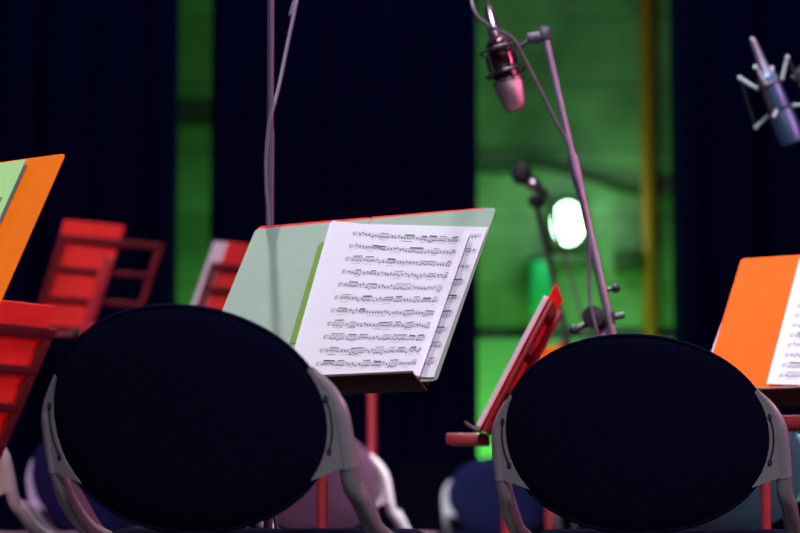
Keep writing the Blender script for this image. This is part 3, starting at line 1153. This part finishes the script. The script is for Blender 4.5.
# sagging cable on the wall
m = MB()
pts = [at(p, y, YW - 0.03) for p, y in ((470, 170), (500, 172), (535, 168), (565, 173), (595, 182), (625, 192), (655, 197), (690, 195), (740, 188))]
m.tube(smooth_path(pts, 6), 0.017, n=10)
tag(m.build('wall_cable', M['boxgrey']), 'dark cable sagging across the broad green wall', 'cable')
m = MB()
pts = [at(p, 125, YW - 0.022) for p in (120, 260)]
m.tube(pts, 0.024, n=12)
tag(m.build('conduit', M['boxgrey']), 'dark horizontal conduit crossing the narrow green strip', 'conduit')
m = MB()
m.box((xs(575, YW), YW - 0.02, 0.715), (1.6, 0.04, 1.43), None, 0.004)
struct(m.build('trim_1', M['dado']))
m = MB()
m.box((0.2, 10.1, 0.385), (3.2, 0.5, 0.77), None, 0.01)
tag(m.build('stage_riser', M['riser']), 'low black riser standing before the green wall opening', 'riser')
p = at(563, 260, YW - 0.03)
m = MB()
m.box((p.x, YW - 0.035, p.z), (0.33, 0.07, 0.045), None, 0.005)
tag(m.build('cable_tray', M['boxgrey']), 'short dark horizontal tray on the green wall right below the lamp', 'cable tray')
# boxes on the wall
p = at(627, 262, YW - 0.05)
t = thing('junction_box', 'small dark box on the green wall left of the ochre pipe', 'box', (p.x, YW, p.z))
m = MB()
m.box((0, -0.05, 0), (0.13, 0.10, 0.11), None, 0.006)
m.build('body', M['boxgrey'], t)
m = MB()
m.box((0, -0.104, 0), (0.12, 0.008, 0.10), None, 0.003)
m.build('lid', M['boxgrey'], t)
p = at(540, 287, YW - 0.05)
t = thing('wall_panel', 'narrow turquoise cabinet on the green wall below the lamp', 'panel', (p.x, YW, p.z))  # small flat box in one even turquoise colour
m = MB()
m.box((0, -0.05, 0), (0.10, 0.10, 0.25), None, 0.006)
m.build('body', M['teal'], t)
m = MB()
m.box((0, -0.104, 0), (0.09, 0.008, 0.235), None, 0.003)
m.build('front_plate', M['teal'], t)

# ------------------------------------------------------------------ light
def area(name, loc, target, size, power, col, sy=None):
    l = bpy.data.lights.new(name, 'AREA')
    l.energy = power
    l.color = col
    l.size = size
    if sy:
        l.shape = 'RECTANGLE'
        l.size_y = sy
    o = bpy.data.objects.new(name, l)
    COL.objects.link(o)
    o.location = loc
    o.rotation_euler = (Vector(target) - Vector(loc)).to_track_quat('-Z', 'Y').to_euler()
    return o


def spot(name, loc, target, angle, power, col, blend=0.4, r=0.06):
    l = bpy.data.lights.new(name, 'SPOT')
    l.energy = power
    l.color = col
    l.spot_size = R(angle)
    l.spot_blend = blend
    l.shadow_soft_size = r
    o = bpy.data.objects.new(name, l)
    COL.objects.link(o)
    o.location = loc
    o.rotation_euler = (Vector(target) - Vector(loc)).to_track_quat('-Z', 'Y').to_euler()
    return o


# stage key from overhead, slightly upstage (throws the pole's shadow on the folder)
spot('stage_key_light', (-0.36, 5.2, 5.0), (-0.05, 3.7, 0.8), 50, 1350, (0.95, 0.97, 1.0), r=0.045)
# front wash
spot('front_wash_light', (0.2, -1.2, 4.6), (0.0, 4.0, 0.8), 40, 1250, (0.93, 0.84, 1.0), blend=0.6, r=0.45)
# coloured stage lights from the sides and upstage, and added fill spots
spot('magenta_side_light', (3.4, 3.4, 2.2), (0.0, 4.4, 0.6), 60, 330, (1.0, 0.30, 0.55))
spot('red_front_light', (-3.0, 0.5, 3.4), (-0.95, 5.4, 0.95), 22, 1500, (1.0, 0.5, 0.48))
spot('violet_side_light', (-3.2, 6.2, 3.0), (0.2, 4.6, 0.7), 70, 200, (0.55, 0.35, 1.0))
spot('upstage_white_light', (0.6, 9.9, 4.8), (-0.1, 7.0, 0.55), 50, 350, (0.9, 0.9, 1.0))
spot('violet_floor_light', (-1.6, 2.0, 2.6), (-0.75, 6.4, 0.5), 20, 900, (0.70, 0.50, 1.0))
spot('lavender_page_fill', (-1.2, 1.5, 3.6), (-0.5, 7.2, 1.25), 10, 900, (0.9, 0.75, 1.0))  # unseen fill added in front to brighten the far white page
spot('violet_chair_fill', (-1.7, 3.2, 2.4), (-0.96, 6.5, 0.58), 7, 900, (0.68, 0.42, 1.0))  # narrow fill added to brighten the purple chair frame
spot('white_accent_light', (1.6, 4.6, 2.6), (-0.02, 6.35, 0.58), 9, 2600, (1.0, 0.9, 0.95))
spot('pale_chair_fill', (-1.2, 6.0, 2.6), (0.22, 8.95, 0.58), 9, 2800, (0.75, 0.85, 1.0))  # narrow fill added to brighten the farthest chair's side plate
spot('teal_accent_light', (2.6, 2.4, 2.4), (0.72, 5.0, 0.52), 10, 1700, (0.0, 0.70, 0.72))
spot('cyan_top_light', (2.2, 3.4, 3.4), (0.82, 5.0, 1.4), 14, 85, (0.35, 0.85, 1.0))
area('blue_drape_fill', (0.0, 8.0, 5.8), (0.0, YC, 1.6), 5.0, 26, (0.55, 0.55, 1.0), 0.4)  # unseen light added to lift the black curtains to navy
# green wash on the rear wall
area('green_floor_wash', (0.8, YC + 0.45, 0.25), (0.8, YW, 1.7), 1.6, 40, (0.16, 1.0, 0.11), 0.2)
area('green_strip_wash', (-0.95, YC + 0.45, 0.4), (-0.95, YW, 1.6), 0.5, 9, (0.13, 1.0, 0.16), 0.2)
spot('green_top_wash', (0.8, YC + 0.3, 5.9), (0.8, YW, 2.0), 100, 80, (0.16, 1.0, 0.07))
l = bpy.data.lights.new('lamp_glow', 'POINT')
l.energy = 5
l.color = (0.25, 1.0, 0.35)
l.shadow_soft_size = 0.08
o = bpy.data.objects.new('lamp_glow', l)
COL.objects.link(o)
o.location = (lp.x, YW - 0.30, lp.z)

w = bpy.data.worlds.new('World')
S.world = w
w.use_nodes = True
bg = w.node_tree.nodes['Background']
bg.inputs['Color'].default_value = (0.16, 0.16, 0.55, 1)
bg.inputs['Strength'].default_value = 0.05

# ------------------------------------------------------------------ camera
cam = bpy.data.cameras.new('camera')
cam.sensor_width = 36
cam.lens = F_PX / 800 * 36
cam.clip_start = 0.05
cam.dof.use_dof = True
cam.dof.focus_distance = 3.55
cam.dof.aperture_fstop = 4.2
co = bpy.data.objects.new('camera', cam)
COL.objects.link(co)
co.location = (0, 0, CAM_Z)
co.rotation_euler = (R(90) + PITCH, 0, 0)
S.camera = co
S.view_settings.view_transform = 'Standard'
S.view_settings.look = 'None'
S.view_settings.exposure = 0.0
S.view_settings.gamma = 1.0
